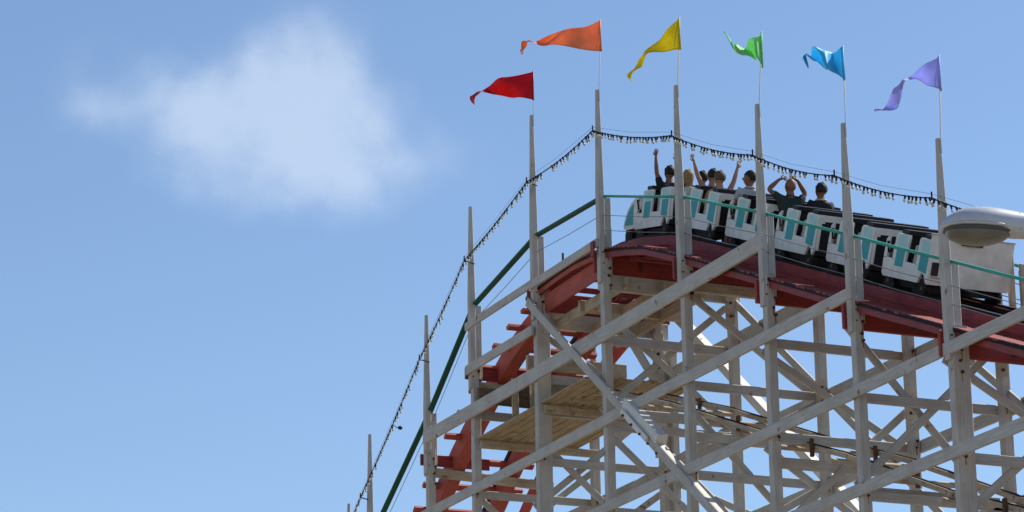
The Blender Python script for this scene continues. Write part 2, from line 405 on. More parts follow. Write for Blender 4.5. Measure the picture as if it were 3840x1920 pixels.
for i, y in enumerate(BY):
    for n_, (x0, z0, x1, z1) in enumerate(diag.get(i, [])):
        cross(y, x0, z0, x1, z1, .12, .05, 'white', 'cross_brace', .17 if n_ % 2 else .23)
for y in ALL:                      # lower panels, below the picture
    for k in range(3, 9):
        if LEV[k] < dz(y) - 1 and LEV[k] < 10.95:
            a, b = LEV[k], LEV[k + 1]
            if (k + int(y)) % 2: a, b = b, a
            cross(y, 0, a, W, b, .12, .05, 'white', 'cross_brace', .11)
# long braces in the front and back faces
def long_brace(x, y0, z0, y1, z1, h=.15, t=.05, mt='white'):
    beam_obj('long_brace', tr, mt, (x, y0, z0), (x, y1, z1), t, h)
long_brace(-.135, 13.85, 16.72, 6.95, 11.50, .16); long_brace(-.135, 6.95, 11.50, -2.6, 4.3, .16)
long_brace(-.085, 10.3, 14.04, 6.95, 11.50, .15, .12, 'white_sunlit'); long_brace(-.085, 6.95, 11.50, -2.6, 4.3, .15, .12, 'white_sunlit')  # pale paint stands in for sun on the lower stretch
long_brace(W + .22, 13.75, 16.85, 7.2, 11.68, .15, .19, 'white_sunlit'); long_brace(W + .22, 7.2, 11.68, -2.6, 4.0, .15, .19, 'white_sunlit')
long_brace(W + .06, 10.95, 16.2, 2.6, 9.6, .13)
long_brace(1.25, 13.75, 15.3, 5.2, 9.2, .13)
long_brace(W + .06, 5.2, 14.6, -2.6, 8.6, .12)
long_brace(W + .24, 2.6, 9.0, 13.75, 13.6, .12)
# a lapped splice block on the front long brace, with its torn upper edge
sp = MB('white_sunlit', 'bolt')
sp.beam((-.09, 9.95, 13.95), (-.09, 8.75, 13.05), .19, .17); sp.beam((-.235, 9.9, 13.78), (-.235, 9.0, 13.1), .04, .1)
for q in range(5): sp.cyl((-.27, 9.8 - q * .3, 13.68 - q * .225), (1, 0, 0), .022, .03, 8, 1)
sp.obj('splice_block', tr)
# gussets and knee braces at the back of bent 3 and small plates where braces land
for (y, x, z, w_, h_) in ((7.95, W - .10, 13.78, .17, .50), (5.2, W - .12, 12.95, .16, .42), (10.95, W - .12, 16.0, .16, .5), (2.6, W - .1, 13.0, .15, .4)):
    MB('tan', 'bolt').box((x, y - .16, z), (w_, .05, h_)).cyl((x, y - .19, z + .12), (0, 1, 0), .025, .03, 8, 1).cyl((x, y - .19, z - .12), (0, 1, 0), .025, .03, 8, 1).obj('gusset_plate', tr)
kb = MB('white', 'bolt')
kb.beam((1.75, 13.57, 16.15), (2.3, 13.57, 15.3), .16, .05, side=(0, 0, 1)); kb.beam((1.45, 13.56, 14.3), (2.35, 13.56, 15.15), .2, .05, side=(0, 0, 1))
kb.beam((2.34, 13.62, 16.3), (2.34, 13.62, 14.0), .20, .10); kb.beam((2.62, 13.60, 15.95), (2.62, 13.60, 12.3), .14, .09)
for z in (15.9, 15.65, 15.0, 14.5): kb.cyl((2.3, 13.54, z), (0, 1, 0), .03, .03, 8, 1)
kb.obj('knee_brace', tr)

# ------------------------------------------------------------------ red track structure with walkway
tk = empty('coaster_track', (1.2, -16, 0), 'dark red laminated wooden track with ties and plank walkway climbing over the crest', 'roller coaster track')
XL, XR = .66, 1.84
def sweep(name, parent, mts, x, w, ztop, h, y0, y1, step=.5, zoff=0):
    """rectangular section following the track profile"""
    mb = MB(*mts); ys = []; y = y0
    while y < y1 - 1e-6: ys.append(y); y += step
    ys.append(y1); o = 0
    for j, y in enumerate(ys):
        sl = (tz(y + .3) - tz(y - .3)) / .6; n = Vector((0, -sl, 1)).normalized(); c = Vector((x, y, tz(y))) + n * ztop
        for (a, b) in ((-w / 2, 0), (w / 2, 0), (w / 2, -h), (-w / 2, -h)):
            mb.v.append(c + Vector((a, 0, 0)) + n * b)
    u = 0
    for j in range(len(ys) - 1):
        for q in range(4):
            qq = (q + 1) % 4; vv = (0, w, w + h, 2 * w + h, 2 * w + 2 * h)
            mb.face((j * 4 + q, j * 4 + qq, j * 4 + 4 + qq, j * 4 + 4 + q), ((ys[j], vv[q]), (ys[j], vv[q + 1]), (ys[j + 1], vv[q + 1]), (ys[j + 1], vv[q])), 0)
    mb.face((0, 1, 2, 3), ((0, 0),) * 4); e = (len(ys) - 1) * 4; mb.face((e, e + 1, e + 2, e + 3), ((0, 0),) * 4)
    return mb.obj(name, parent)
for x, sgn in ((XL, -1), (XR, 1)):
    sweep('laminated_stack', tk, ('maroon',), x, .20, 0, .16, -16, 14.6)
    sweep('laminated_stack', tk, ('red_faded',), x, .20, 0, .16, 14.6, 32)
    sweep('stringer', tk, ('maroon',), x - sgn * .02, .12, -.16, .14, -16, 14.6)
    sweep('stringer', tk, ('red_faded',), x - sgn * .0, .25, -.17, .26, 14.6, 32)
    sweep('steel_rail', tk, ('steel',), x + .0, .10, .035, .035, -16, 32)
    sweep('side_rail', tk, ('steel',), x - sgn * .115, .02, -.01, .09, -16, 32)
# walkway on the front side: bearer boards along Y with a dark edge strip, planks across
for (x0, x1) in ((-.02, .50), (1.98, 2.5)):
    y = -15.8; pk = MB('maroon', 'red')
    while y < 14.2:
        z = dz(y) ; sl = (tz(y + .2) - tz(y - .2)) / .4
        pk.beam((x0 + random.uniform(-.02, .02), y, z), (x1, y, z), .13, .03, side=(0, 1, sl), k=0 if random.random() < .8 else 1, bev=.004)
        y += .155
    pk.obj('walkway_planks', tk)
def runner(name, mt, x, w, off, h, y0, y1, step=.7):
    ys = []; y = y0
    while y < y1: ys.append(y); y += step
    ys.append(y1); mb = MB(mt)
    for a, b in zip(ys, ys[1:]): mb.beam((x, a, dz(a) + off), (x, b + .001, dz(b) + off), w, h, bev=.003)
    return mb.obj(name, tk)
runner('walkway_edge_strip', 'steel', .0, .035, -.025, .05, -15.8, 14.2)
runner('walkway_bearer', 'maroon', .03, .05, -.10, .10, -15.8, 14.2)
runner('walkway_bearer', 'red', W + .02, .05, -.13, .16, -15.8, 14.2)
runner('walkway_bearer', 'red_faded', W - .02, .06, -.18, .30, 14.2, 30.4, .9)
# ties under the dropping part, sticking out past the near stringer
y = 14.9
while y < 31:
    sl = (tz(y + .2) - tz(y - .2)) / .4; ml = math.hypot(1, sl)
    beam_obj('tie', tk, 'red_faded', (.20 + random.uniform(-.03, .05), y, tz(y) - .16 * ml), (2.3, y, tz(y) - .16 * ml), .14, .075, side=(0, 1, sl))
    y += .66 / ml
y = 13.9
while y > -15.5:                    # ties under the climbing part
    sl = (tz(y + .2) - tz(y - .2)) / .4
    if len([o for o in tk.children]) < 90:
        beam_obj('tie', tk, 'maroon', (.42, y, tz(y) - .36), (2.08, y, tz(y) - .36), .12, .08, side=(0, 1, sl))
    y -= .62
# red cross boards, one under the walkway at every bent
for y in ALL:
    d = dz(y); i = BY.index(y) if y in BY else -1
    if i in (0, 1, 2) or y > 23:
        beam_obj('fascia_board', tk, 'maroon', (-.13, y + .115, d - .16), (1.3, y + .115, d - .16), .22, .06, side=(0, 0, 1))
    else:
        beam_obj('fascia_board', tk, 'red', (-.13, y + .115, d - .21), (W + .25, y + .115, d - .21), .37, .06, side=(0, 0, 1))
    MB('bolt').box((1.05 if i != 4 else .75, y + .078, d - .22), (.05, .02, .16)).obj('black_bracket', tk)
# long red board with its upper edge in the light between bents 3 and 4, and red ends
beam_obj('side_board', tk, 'red_faded', (.12, 13.6, 16.64), (.12, 11.1, 16.68), .05, .34)
beam_obj('side_board', tk, 'red', (-.19, 10.97, 17.02), (-.19, 10.97, 16.75), .03, .12)

# yellow pine platform slung between bents 2 and 4 for the lower track
pf = MB('deck')
for k in range(11):
    x = .1 + k * .19
    pf.beam((x, 16.75 - random.uniform(0, .1), 14.82), (x, 11.6 + random.uniform(0, .25), 14.84), .17, .04, bev=.006)
pfo = pf.obj('platform_planks', tr)
for y in (16.65, 13.75): cross(y, 0.05, 14.70, W, 14.70, .15, .06, 'tan', 'platform_joist', -.16)
for (y, x0, x1, z, h, mt) in ((16.45, .0, 2.2, 15.62, .30, 'dark_wood'), (15.6, .25, 2.1, 15.55, .34, 'dark_wood'), (14.9, .3, 2.3, 15.9, .26, 'tan'), (14.3, .1, 2.3, 15.28, .30, 'tan'), (12.6, .3, 2.3, 16.35, .22, 'tan')):
    beam_obj('bearing_board', tr, mt, (x0, y, z), (x1, y, z + random.uniform(-.03, .03)), h, .08, side=(0, 0, 1))
for (x, y0, y1, z, h, mt) in ((.42, 13.9, 10.9, 16.33, .20, 'tan'), (1.15, 13.9, 10.9, 16.30, .22, 'tan'), (1.9, 14.4, 10.9, 16.30, .22, 'tan'), (.9, 16.4, 13.9, 15.2, .18, 'dark_wood'), (1.7, 16.4, 13.9, 15.25, .18, 'dark_wood')):
    beam_obj('bearing_board', tr, mt, (x, y0, z), (x, y1, z), .07, h)
for q in range(5): beam_obj('cleat', tr, 'tan', (.35 + q * .33, 15.55 - q * .1, 15.05), (.35 + q * .33 + random.uniform(-.03, .03), 15.55 - q * .1, 15.75), .13, .05)

# ------------------------------------------------------------------ lower track passing through the trestle
lt = empty('lower_coaster_track', (1.2, -6, 0), 'thin lower coaster track with rusty brackets descending inside the white trestle', 'roller coaster track')
LT = [(-6, 8.3), (-.48, 10.13), (1.33, 10.75), (4.02, 11.85), (6.3, 12.66), (9.67, 13.95), (12.05, 14.75), (13.6, 15.05), (15.5, 15.1)]
def lz(y): return lerp_tab(LT, y)
def lsweep(name, mt, x, w, off, h):
    mb = MB(mt)
    for (a, _), (b, _) in zip(LT, LT[1:]): mb.beam((x, a, lz(a) + off), (x, b + .02, lz(b) + off), w, h, bev=.003)
    return mb.obj(name, lt)
for x in (.65, 1.75):
    lsweep('steel_rail', 'steel', x, .05, .0, .014); lsweep('laminated_stack', 'tan', x, .12, -.05, .075)
for i, y in enumerate(BY[3:] + [-2.6]):
    z = lz(y) - .30
    beam_obj('bearer_beam', lt, 'white', (.06, y + .205, z), (W - .06, y + .205, z), .17, .07, side=(0, 0, 1))
    for x in ((.55, 1.65) if i % 2 else (.78,)):
        MB('rusty').box((x, y - .21, z + .17), (.055, .05, .20 + random.uniform(0, .1))).obj('rusty_bracket', lt)
y = 13.2
while y > -2:
    beam_obj('tie', lt, 'tan', (.4, y, lz(y) - .155), (2.0, y, lz(y) - .155), .12, .07, side=(0, 1, .4)); y -= 1.5

# ------------------------------------------------------------------ handrails
hr = empty('front_handrail', (0, -13.1, 8), 'sea green handrail along the near walkway edge, darkened by painted shade on the drop', 'handrail')
for a, b in zip(ALL, ALL[1:]):
    x = .0; drop = b >= 10.9
    if drop:
        beam_obj('top_rail', hr, 'rail_shaded', (x + .02, a, rz(a) + .0), (x + .02, b, rz(b)), .11, .05)
    else:
        o = MB('teal_rail').tube([(x + .03, a, rz(a) + .02), (x + .03, (a + b) / 2, (rz(a) + rz(b)) / 2 + .012), (x + .03, b, rz(b) + .02)], .024, 8).obj('top_rail', hr)
    for dd in ((-.32,) if drop else (-.33, -.60)):
        MB('wire').tube([(x, a, rz(a) + dd), (x, (a + b) / 2, (rz(a) + rz(b)) / 2 + dd - .015), (x, b, rz(b) + dd)], .006, 5).obj('mid_wire', hr)
hb = empty('back_handrail', (W, -13.1, 8), 'green handrail on the far side of the track beyond the plain rear car', 'handrail')
for a, b in zip(ALL, ALL[1:]):
    if a > 11: continue
    MB('teal_rail').tube([(W + .03, a, rz(a) - .1), (W + .03, b, rz(b) - .1)], .026, 8).obj('top_rail', hb)
    for dd in (-.38, -.62): MB('wire').tube([(W, a, rz(a) + dd), (W, b, rz(b) + dd)], .008, 5).obj('mid_wire', hb)
# tan rail frame behind the rear car
fm = MB('tan'); fm.beam((1.95, 1.2, 14.07), (3.0, 1.2, 14.10), .10, .06, side=(0, 0, 1)); fm.beam((2.02, 1.22, 12.9), (2.02, 1.22, 14.03), .13, .09); fm.beam((2.25, 1.9, 13.3), (2.25, 1.9, 14.55), .09, .09)
fm.obj('rail_frame', hb)
# small pipe fitting standing on the crest walkway
gd = MB('rusty', 'steel').beam((.36, 13.37, 16.95), (.36, 13.37, 17.55), .035, .035).box((.42, 13.37, 17.36), (.12, .08, .07)).box((.30, 13.37, 17.24), (.12, .06, .05), 1).obj('pipe_fitting')
tag(gd, 'small rusty pipe fitting standing on the crest behind the sloping white board', 'fitting')

# ------------------------------------------------------------------ flags
FL = [
    ('red', 1, (-0.06, 13.59, 21.03), [(0, 0), (0.465, -0.113), (0.783, -0.216), (1.01, -0.375), (1.135, -0.511), (1.135, -0.579)], [(-0.011, -0.545), (0.284, -0.499), (0.601, -0.431), (0.897, -0.386), (1.067, -0.465), (1.101, -0.59)], (.62, .006, .02), 19.95, 'bright red pennant flag streaming flat, lowest of the six'),
    ('orange', 2, (-0.06, 10.71, 20.99), [(0, 0), (0.249, -0.076), (0.531, -0.173), (0.856, -0.238), (1.16, -0.347), (1.311, -0.39), (1.387, -0.509), (1.398, -0.574)], [(-0.022, -0.564), (0.358, -0.531), (0.748, -0.455), (1.008, -0.423), (1.16, -0.401), (1.268, -0.405), (1.344, -0.477), (1.376, -0.574)], (.92, .36, .17), 19.5, 'long orange pennant flag beside the red and yellow ones'),
    ('yellow', 3, (-0.06, 7.7, 19.95), [(0, 0), (0.205, -0.205), (0.41, -0.42), (0.615, -0.646), (0.738, -0.82), (0.861, -0.984), (0.84, -1.062)], [(-0.02, -0.543), (0.246, -0.564), (0.512, -0.605), (0.594, -0.717), (0.676, -0.84), (0.81, -0.994), (0.81, -1.076)], (.80, .68, .01), 18.6, 'yellow pennant flag with its tail drooping'),
    ('green', 4, (-0.06, 4.92, 18.71), [(0, 0), (0.062, -0.068), (0.217, -0.155), (0.333, -0.203), (0.43, -0.223), (0.488, -0.068), (0.546, -0.01)], [(-0.006, -0.571), (0.062, -0.455), (0.13, -0.387), (0.227, -0.42), (0.411, -0.3), (0.517, -0.087), (0.575, -0.006)], (.36, .82, .36), 17.3, 'small curled light green pennant flag with upturned tip'),
    ('blue', 5, (-0.06, 2.46, 17.61), [(0, 0), (0.138, -0.055), (0.285, -0.051), (0.432, -0.046), (0.505, -0.11), (0.57, -0.165), (0.533, -0.285)], [(-0.018, -0.515), (0.101, -0.423), (0.211, -0.404), (0.285, -0.294), (0.432, -0.184), (0.515, -0.165), (0.518, -0.294)], (.12, .64, .92), 16.2, 'crumpled sky blue pennant flag hooked at its tip'),
    ('purple', 6, (-0.06, -0.16, 16.55), [(0, 0), (0.156, -0.113), (0.364, -0.234), (0.503, -0.321), (0.572, -0.442), (0.676, -0.581), (0.797, -0.737), (0.918, -0.785)], [(-0.017, -0.503), (0.156, -0.425), (0.312, -0.312), (0.416, -0.338), (0.503, -0.459), (0.572, -0.633), (0.624, -0.737), (0.849, -0.809)], (.52, .55, .95), 15.1, 'lilac and violet pennant flag with long hanging twisted tail'),
]
wdir = Vector((-.79, .613, .09)) / .97; wn = Vector((.613, .79, 0))
for (cn, seed, P0, top, bot, col, zlow, lab) in FL:
    P0 = Vector(P0); root = empty('pennant_flag', (P0.x, P0.y, zlow), lab, 'flag', 'pennant flags flying from the tall poles')
    key = 'flag_' + cn
    M[key] = mat(cn + ' flag cloth', col, .5, tuple(c * .5 for c in col), .25, streak=False, grain=.1, bump=.05, trans=.5, spec=.4)
    rnd = random.Random(seed * 31)
    nU, nV = 40, 12; mb = MB(key)
    def curve(l, u):
        x = u * (len(l) - 1); i = min(int(x), len(l) - 2); t = x - i
        p = [Vector(l[max(0, min(len(l) - 1, j))]).to_2d() for j in (i - 1, i, i + 1, i + 2)]
        return .5 * ((2 * p[1]) + (-p[0] + p[2]) * t + (2 * p[0] - 5 * p[1] + 4 * p[2] - p[3]) * t * t + (-p[0] + 3 * p[1] - 3 * p[2] + p[3]) * t ** 3)
    f1, f2, ph = rnd.uniform(1.6, 2.6), rnd.uniform(3.5, 5), rnd.uniform(0, 6)
    amp = {'red': .09, 'orange': .10, 'yellow': .05, 'green': .13, 'blue': .13, 'purple': .09}[cn]
    for a in range(nU + 1):
        u = a / nU; t = curve(top, u); b = curve(bot, u)
        for c in range(nV + 1):
            v = c / nV; q = t.lerp(b, v)
            dep = amp * min(1, u * 4) * (math.sin(f1 * 6.283 * u + ph + v * 1.6) + .35 * math.sin(f2 * 6.283 * u + 2 * ph - v * 3.1)) + .05 * math.sin(v * 5 + ph) * u
            mb.v.append(P0 + wdir * q.x + Vector((0, 0, q.y)) + wn * dep)
    for a in range(nU):
        for c in range(nV):
            i0 = a * (nV + 1) + c
            mb.face((i0, i0 + nV + 1, i0 + nV + 2, i0 + 1), ((0, 0), (1, 0), (1, 1), (0, 1)), 0, True)
    fo = mb.obj('flag_cloth', root, recalc=False)
    sm = fo.modifiers.new('thickness', 'SOLIDIFY'); sm.thickness = .003
    hem = MB(key).tube([P0 + Vector((0, 0, .01)), P0 + Vector((-.004, 0, -.25)), P0 + Vector((-.006, 0, bot[0][1] - .01))], .014, 6).obj('hem', root)
    yb = [13.75, 10.95, 7.95, 5.2, 2.6, .03][seed - 1]
    zt_ = TOPZ[BY.index(yb)]
    MB('rod').tube([(-.020, yb - .045, zt_ - .22), (-.020, yb - .05, zt_ + .02), P0 + Vector((.01, 0, .03))], .010, 6, r1=.007).obj('staff', root)

# ------------------------------------------------------------------ strings of lights
ANCH = [(24.8, 12.95), (21.9, 14.78), (18.7, 16.85), (16.42, 18.2), (13.5, 18.86), (10.68, 18.93), (7.70, 17.88), (4.98, 16.69), (2.52, 15.60), (-.1, 14.47), (-2.7, 13.35)]
names = ['lowest span of bulbs, at the bottom edge of the picture', 'span of bulbs over the dark green rail near the picture bottom, one socket dangling', 'steep span of bulbs left of the second tallest bare pole',
         'sloping span of bulbs between the last bare pole and the red flag', 'span of bulbs rising from the red flag pole to the orange flag pole', 'almost level span of bulbs between orange and yellow flag poles',
         'span of bulbs over the first riders, yellow to green flag pole', 'span of bulbs over the riders, green to blue flag pole', 'span of bulbs from the blue flag pole to the purple flag pole', 'short span of bulbs running behind the street lamp head']
def make_bulb():
    b = MB('socket', 'bulb')
    b.tube([(0, 0, .008), (0, 0, -.025), (0, 0, -.062)], .0215, 8, 0, r1=.014)
    b.ell((0, 0, -.086), (.023, .023, .030), 1, 8, 6)
    return b
bulb_me = None
for s_, (A, B) in enumerate(zip(ANCH, ANCH[1:])):
    xs = -.27
    root = empty('light_string', (xs, A[0], A[1]), names[s_], 'string lights', 'spans of bulbs along the coaster')
    sag = (.075 if s_ > 3 else .045); ln = math.hypot(A[0] - B[0], A[1] - B[1]); n = int(ln / .116)
    def cp(t): return Vector((xs, A[0] + (B[0] - A[0]) * t, A[1] + (B[1] - A[1]) * t - sag * 4 * t * (1 - t)))
    MB('cable').tube([cp(t / 12) for t in range(13)], .0105, 6).obj('cable', root)
    MB('wire').tube([cp(0) + Vector((0, 0, .06)), cp(.5) + Vector((0, 0, .05 + sag * .5)), cp(1) + Vector((0, 0, .06))], .0026, 5).obj('guy_wire', root)
    MB('steel').beam((xs, B[0], B[1] - .03), (xs, B[0] - .0, B[1] + .09), .02, .02).beam((xs, B[0], B[1]), (-.03, B[0] + .08, B[1] - .02), .02, .02, side=(0, 0, 1)).obj('bracket', root)
    for k in range(n):
        t = (k + .5 + random.uniform(-.18, .18)) / n; p = cp(t)
        if s_ == 0 and k < n * .3: continue
        if random.random() < .04: continue
        if bulb_me is None:
            o = make_bulb().obj('bulb'); bulb_me = o.data
        else:
            o = bpy.data.objects.new('bulb', bulb_me); COL.objects.link(o)
        o.parent = root; o.matrix_parent_inverse = Matrix.Translation(-Vector(root.location))
        o.location = p; o.rotation_euler = (random.uniform(-.35, .35), random.uniform(-.30, .30), random.uniform(0, 3)); sc_ = random.uniform(.80, 1.05); o.scale = (sc_,) * 3
    if s_ == 1:
        MB('cable', 'socket').tube([cp(.55), cp(.55) + Vector((.12, -.02, -.06))], .008, 6).ell(cp(.55) + Vector((.16, -.02, -.05)), (.05, .05, .04), 1, 8, 6).obj('dangling_socket', root)

# ------------------------------------------------------------------ coaster cars
PITCH, CLEN = 1.61, 1.33
def car_frame(yrear):
    """local y runs forward along the track from the rear end of the car, z is the normal of the track"""
    y0, y1 = yrear, yrear + 1.28
    a = Vector((0, y0, tz(y0))); b = Vector((0, y1, tz(y1))); d = (b - a).normalized(); n = Vector((0, -d.z, d.y))
    mt = Matrix(((1, 0, 0), (0, d.y, n.y), (0, d.z, n.z))).to_4x4(); mt.translation = a
    return mt
X0, X1 = .60, 1.90
def build_car(yrear, kind, label):
    F = car_frame(yrear); put.local = True
    root = empty('coaster_car', (0, 0, 0), label, 'coaster car', 'cars of the roller coaster train'); 
    Lc = CLEN; B, T = .19, .84           # body bottom and top above the track
    sill_front = .0
    for side, (xa, xb) in enumerate(((X0, X0 + .035), (X1 - .035, X1))):
        sgn = -1 if side == 0 else 1
        s = MB('car_white')
        # lower sill with wheel notch at the rear
        s.prism([(.0, B + .10), (.06, B + .02), (.12, B + .13), (.20, B + .15), (.28, B + .0), (Lc - .05, B - .01), (Lc, B + .03), (Lc, B + .27), (0, B + .25)], xa, xb)
        # pillars that carry the seat wings (rear then front), leaning a little back
        s.prism([(.0, B + .25), (.38, B + .25), (.36, T - .04), (.33, T), (-.02, T), (-.03, T - .04)], xa, xb)
        s.prism([(.70, B + .26), (1.06, B + .26), (1.04, T - .04), (1.01, T), (.66, T), (.65, T - .04)], xa, xb)
        s.prism([(1.25, B + .26), (Lc, B + .26), (Lc - .02, T - .12), (1.23, T - .06)], xa, xb)
        s.obj('side_panel', root)
        xo = xa - .004 if side == 0 else xb + .004; xi = xa + .004 if side == 0 else xb - .004
        for pl in ([(.07, B + .15), (.30, B + .18), (.28, T - .20), (.04, T - .20)], [(.76, B + .17), (.99, B + .17), (.97, T - .20), (.72, T - .20)]):
            MB('car_teal').prism(pl, xo, xi).obj('teal_stripe', root)
            (a0, _), (a1, _), (a2, zt), (a3, _) = pl
            MB('car_pale').prism([(a3, zt), (a2, zt), (a2 - .01, T - .03), (a3 - .01, T - .03)], xo, xi).obj('pale_stripe', root)
        if side == 0:
            # recessed door linings with a grey jamb
            for pl in ([(.38, B + .22), (.50, B + .22), (.49, T - .14), (.37, T - .10)], [(1.06, B + .22), (1.12, B + .22), (1.11, T - .18), (1.05, T - .12)]):
                MB('car_grey').prism(pl, xa + .02, xb + .01).obj('door_jamb', root)
            for yy in (.52, 1.20):
                MB('steel').tube([(xa, yy, B + .34), (xa - .01, yy + .05, B + .5), (xa, yy + .01, T - .16)], .014, 6).obj('grab_bar', root)
    xm = (X0 + X1) / 2; wd = X1 - X0
    # floor, dark interior, seats
    MB('vinyl').box((xm, Lc / 2, B + .05), (wd - .08, Lc - .02, .06)).box((xm, Lc / 2, B + .14), (wd - .10, Lc - .06, .10)).obj('floor', root)
    for q, yb in enumerate((.03, .70)):
        st = MB('vinyl'); st.box((xm, yb + .36, B + .28), (wd - .10, .40, .12), bev=.03).obj('seat', root)
        bk = MB('vinyl', 'alu')
        bk.box((xm, yb + .10, B + .48), (wd - .08, .12, .40), bev=.03)
        bk.box((xm, yb + .07, T + .035), (wd + .03, .20, .062), bev=.02)
        bk.box((xm, yb + .04, T + .012), (wd - .0, .11, .022), 1, bev=.004)
        bk.obj('seat_back', root)
    MB('steel').tube([(X0 + .1, .95, B + .30), (X0 + .1, .80, B + .56), (X1 - .1, .80, B + .56), (X1 - .1, .95, B + .30)], .022, 8).obj('lap_bar', root)
    # rear wall: white frame round a dark rounded recess
    if kind != 'rear':
        rp = MB('car_white', 'vinyl')
        rp.beam((X0 + .035, -.01, T - .05), (X1 - .035, -.01, T - .05), .10, .03, side=(0, 0, 1)).beam((X0 + .05, -.01, B + .10), (X0 + .05, -.01, T - .1), .035, .03).beam((X1 - .05, -.01, B + .10), (X1 - .05, -.01, T - .1), .06, .03)
        rp.box((X0 + .09, -.012, T - .115), (.05, .026, .03))
        rp.box((xm, .01, (B + T) / 2), (wd - .1, .02, T - B - .12), 1)
        rp.obj('rear_panel', root)
    else:
        rp = MB('car_white', 'vinyl', 'alu')
        rp.box((xm, -.02, B + .37), (wd + .06, .035, .72), bev=.012)
        rp.box((X0 + .075, -.042, B + .24), (.11, .02, .19), 1).beam((X0 + .02, -.045, B + .12), (X0 + .18, -.045, B + .12), .02, .02, side=(0, 0, 1), k=2)
        rp.box((xm, -.02, B + .735), (wd + .08, .05, .02), 2)
        rp.obj('rear_panel', root)
        MB('vinyl').box((X0 + .62, -.01, T + .02), (.36, .12, .10), bev=.02).obj('seat_cushion', root)
    # undercarriage
    uc = MB('steel'); uc.box((xm, Lc / 2, .13), (wd - .16, Lc - .1, .10)).box((xm, -.10, .14), (.14, .34, .07))
    uc.box((X0 + .04, .22, .07), (.07, .34, .12)).box((X1 - .04, .22, .07), (.07, .34, .12)).box((X0 + .04, 1.08, .07), (.07, .30, .12)).box((X1 - .04, 1.08, .07), (.07, .30, .12))
    uc.obj('undercarriage', root)
    for yw in (.14, 1.12):
        for xw in (XL, XR):
            w_ = MB('steel', 'rusty').cyl((xw, yw, .125), (1, 0, 0), .115, .09, 20).cyl((xw - .05, yw, .125), (1, 0, 0), .03, .02, 10, 1)
            w_.obj('wheel', root)
            MB('steel').cyl((xw, yw + .18, -.20), (1, 0, 0), .06, .07, 14).obj('guide_wheel', root)
    if kind == 'nose':
        ns = MB('car_white')
        prof = [(Lc, B + .02), (Lc, T - .10), (Lc + .10, T - .13), (Lc + .22, T - .20), (Lc + .33, T - .31), (Lc + .41, T - .44), (Lc + .45, T - .56), (Lc + .45, B + .04), (Lc + .36, B)]
        ns.prism(prof, X0 + .01, X1 - .01); ns.obj('nose_shell', root)
        for xo, xi in ((X0 + .003, X0 + .02), (X1 - .02, X1 - .003)):
            MB('car_teal').prism([(Lc + .08, B + .08), (Lc + .10, T - .20), (Lc + .21, T - .27), (Lc + .31, T - .38), (Lc + .38, T - .52), (Lc + .40, B + .08)], xo, xi).obj('teal_stripe', root)
        bp = MB('steel').box((xm, Lc + .36, B - .02), (wd - .3, .14, .16)); bp.cyl((X0 + .08, Lc + .30, .10), (1, 0, 0), .10, .10, 16).cyl((X1 - .08, Lc + .30, .10), (1, 0, 0), .10, .10, 16)
        bp.box((X0 + .1, Lc + .28, .03), (.12, .26, .22)).box((X0 + .12, Lc + .42, .24), (.10, .10, .10)).obj('bumper', root)
        MB('car_white').prism([(Lc - .06, T - .30), (Lc, T - .05), (Lc + .03, T - .10), (Lc + .05, T - .12)], X0 + .05, X1 - .05).obj('cowl', root)
    put.local = False
    root.matrix_basis = F
    return root
CAR_Y = [1.64 + PITCH * k for k in range(6)]          # rear ends
car_labels = ['last coaster car with a plain white rear panel under the street lamp', 'empty coaster car second from the rear, behind the purple flag post', 'empty coaster car in front of the second from the rear, behind the blue flag post',
              'coaster car carrying the man with hands on his head', 'coaster car between the two riders waving and the man in grey', 'front coaster car with rounded teal nose at the crest']
order = list(range(6))
for k in order:
    build_car(CAR_Y[k], 'rear' if k == 0 else ('nose' if k == 5 else 'mid'), car_labels[k])
sc['n'] = 0

# ------------------------------------------------------------------ riders
def skin_mesh(name, chains, mt, parent, sub=2, root_idx=0):
    """chains: list of [(point, radius), ...]; equal points are welded; grown with a Skin modifier"""
    verts, rad, edges, idx = [], [], [], {}
    def vid(p, r):
        key = (round(p[0], 4), round(p[1], 4), round(p[2], 4))
        if key not in idx:
            idx[key] = len(verts); verts.append(tuple(p)); rad.append(r)
        return idx[key]
    for ch in chains:
        prev = None
        for p, r in ch:
            i = vid(p, r)
            if prev is not None and prev != i: edges.append((prev, i))
            prev = i
    me = bpy.data.meshes.new(name); me.from_pydata(verts, edges, []); me.materials.append(M[mt])
    o = bpy.data.objects.new(name, me); COL.objects.link(o)
    md = o.modifiers.new('skin', 'SKIN'); md.use_smooth_shade = True
    for i, sv in enumerate(me.skin_vertices[0].data):
        rr = rad[i]; sv.radius = rr if isinstance(rr, tuple) else (rr, rr); sv.use_root = (i == root_idx)
    ss = o.modifiers.new('sub', 'SUBSURF'); ss.levels = sub; ss.render_levels = sub
    o.parent = parent
    return o
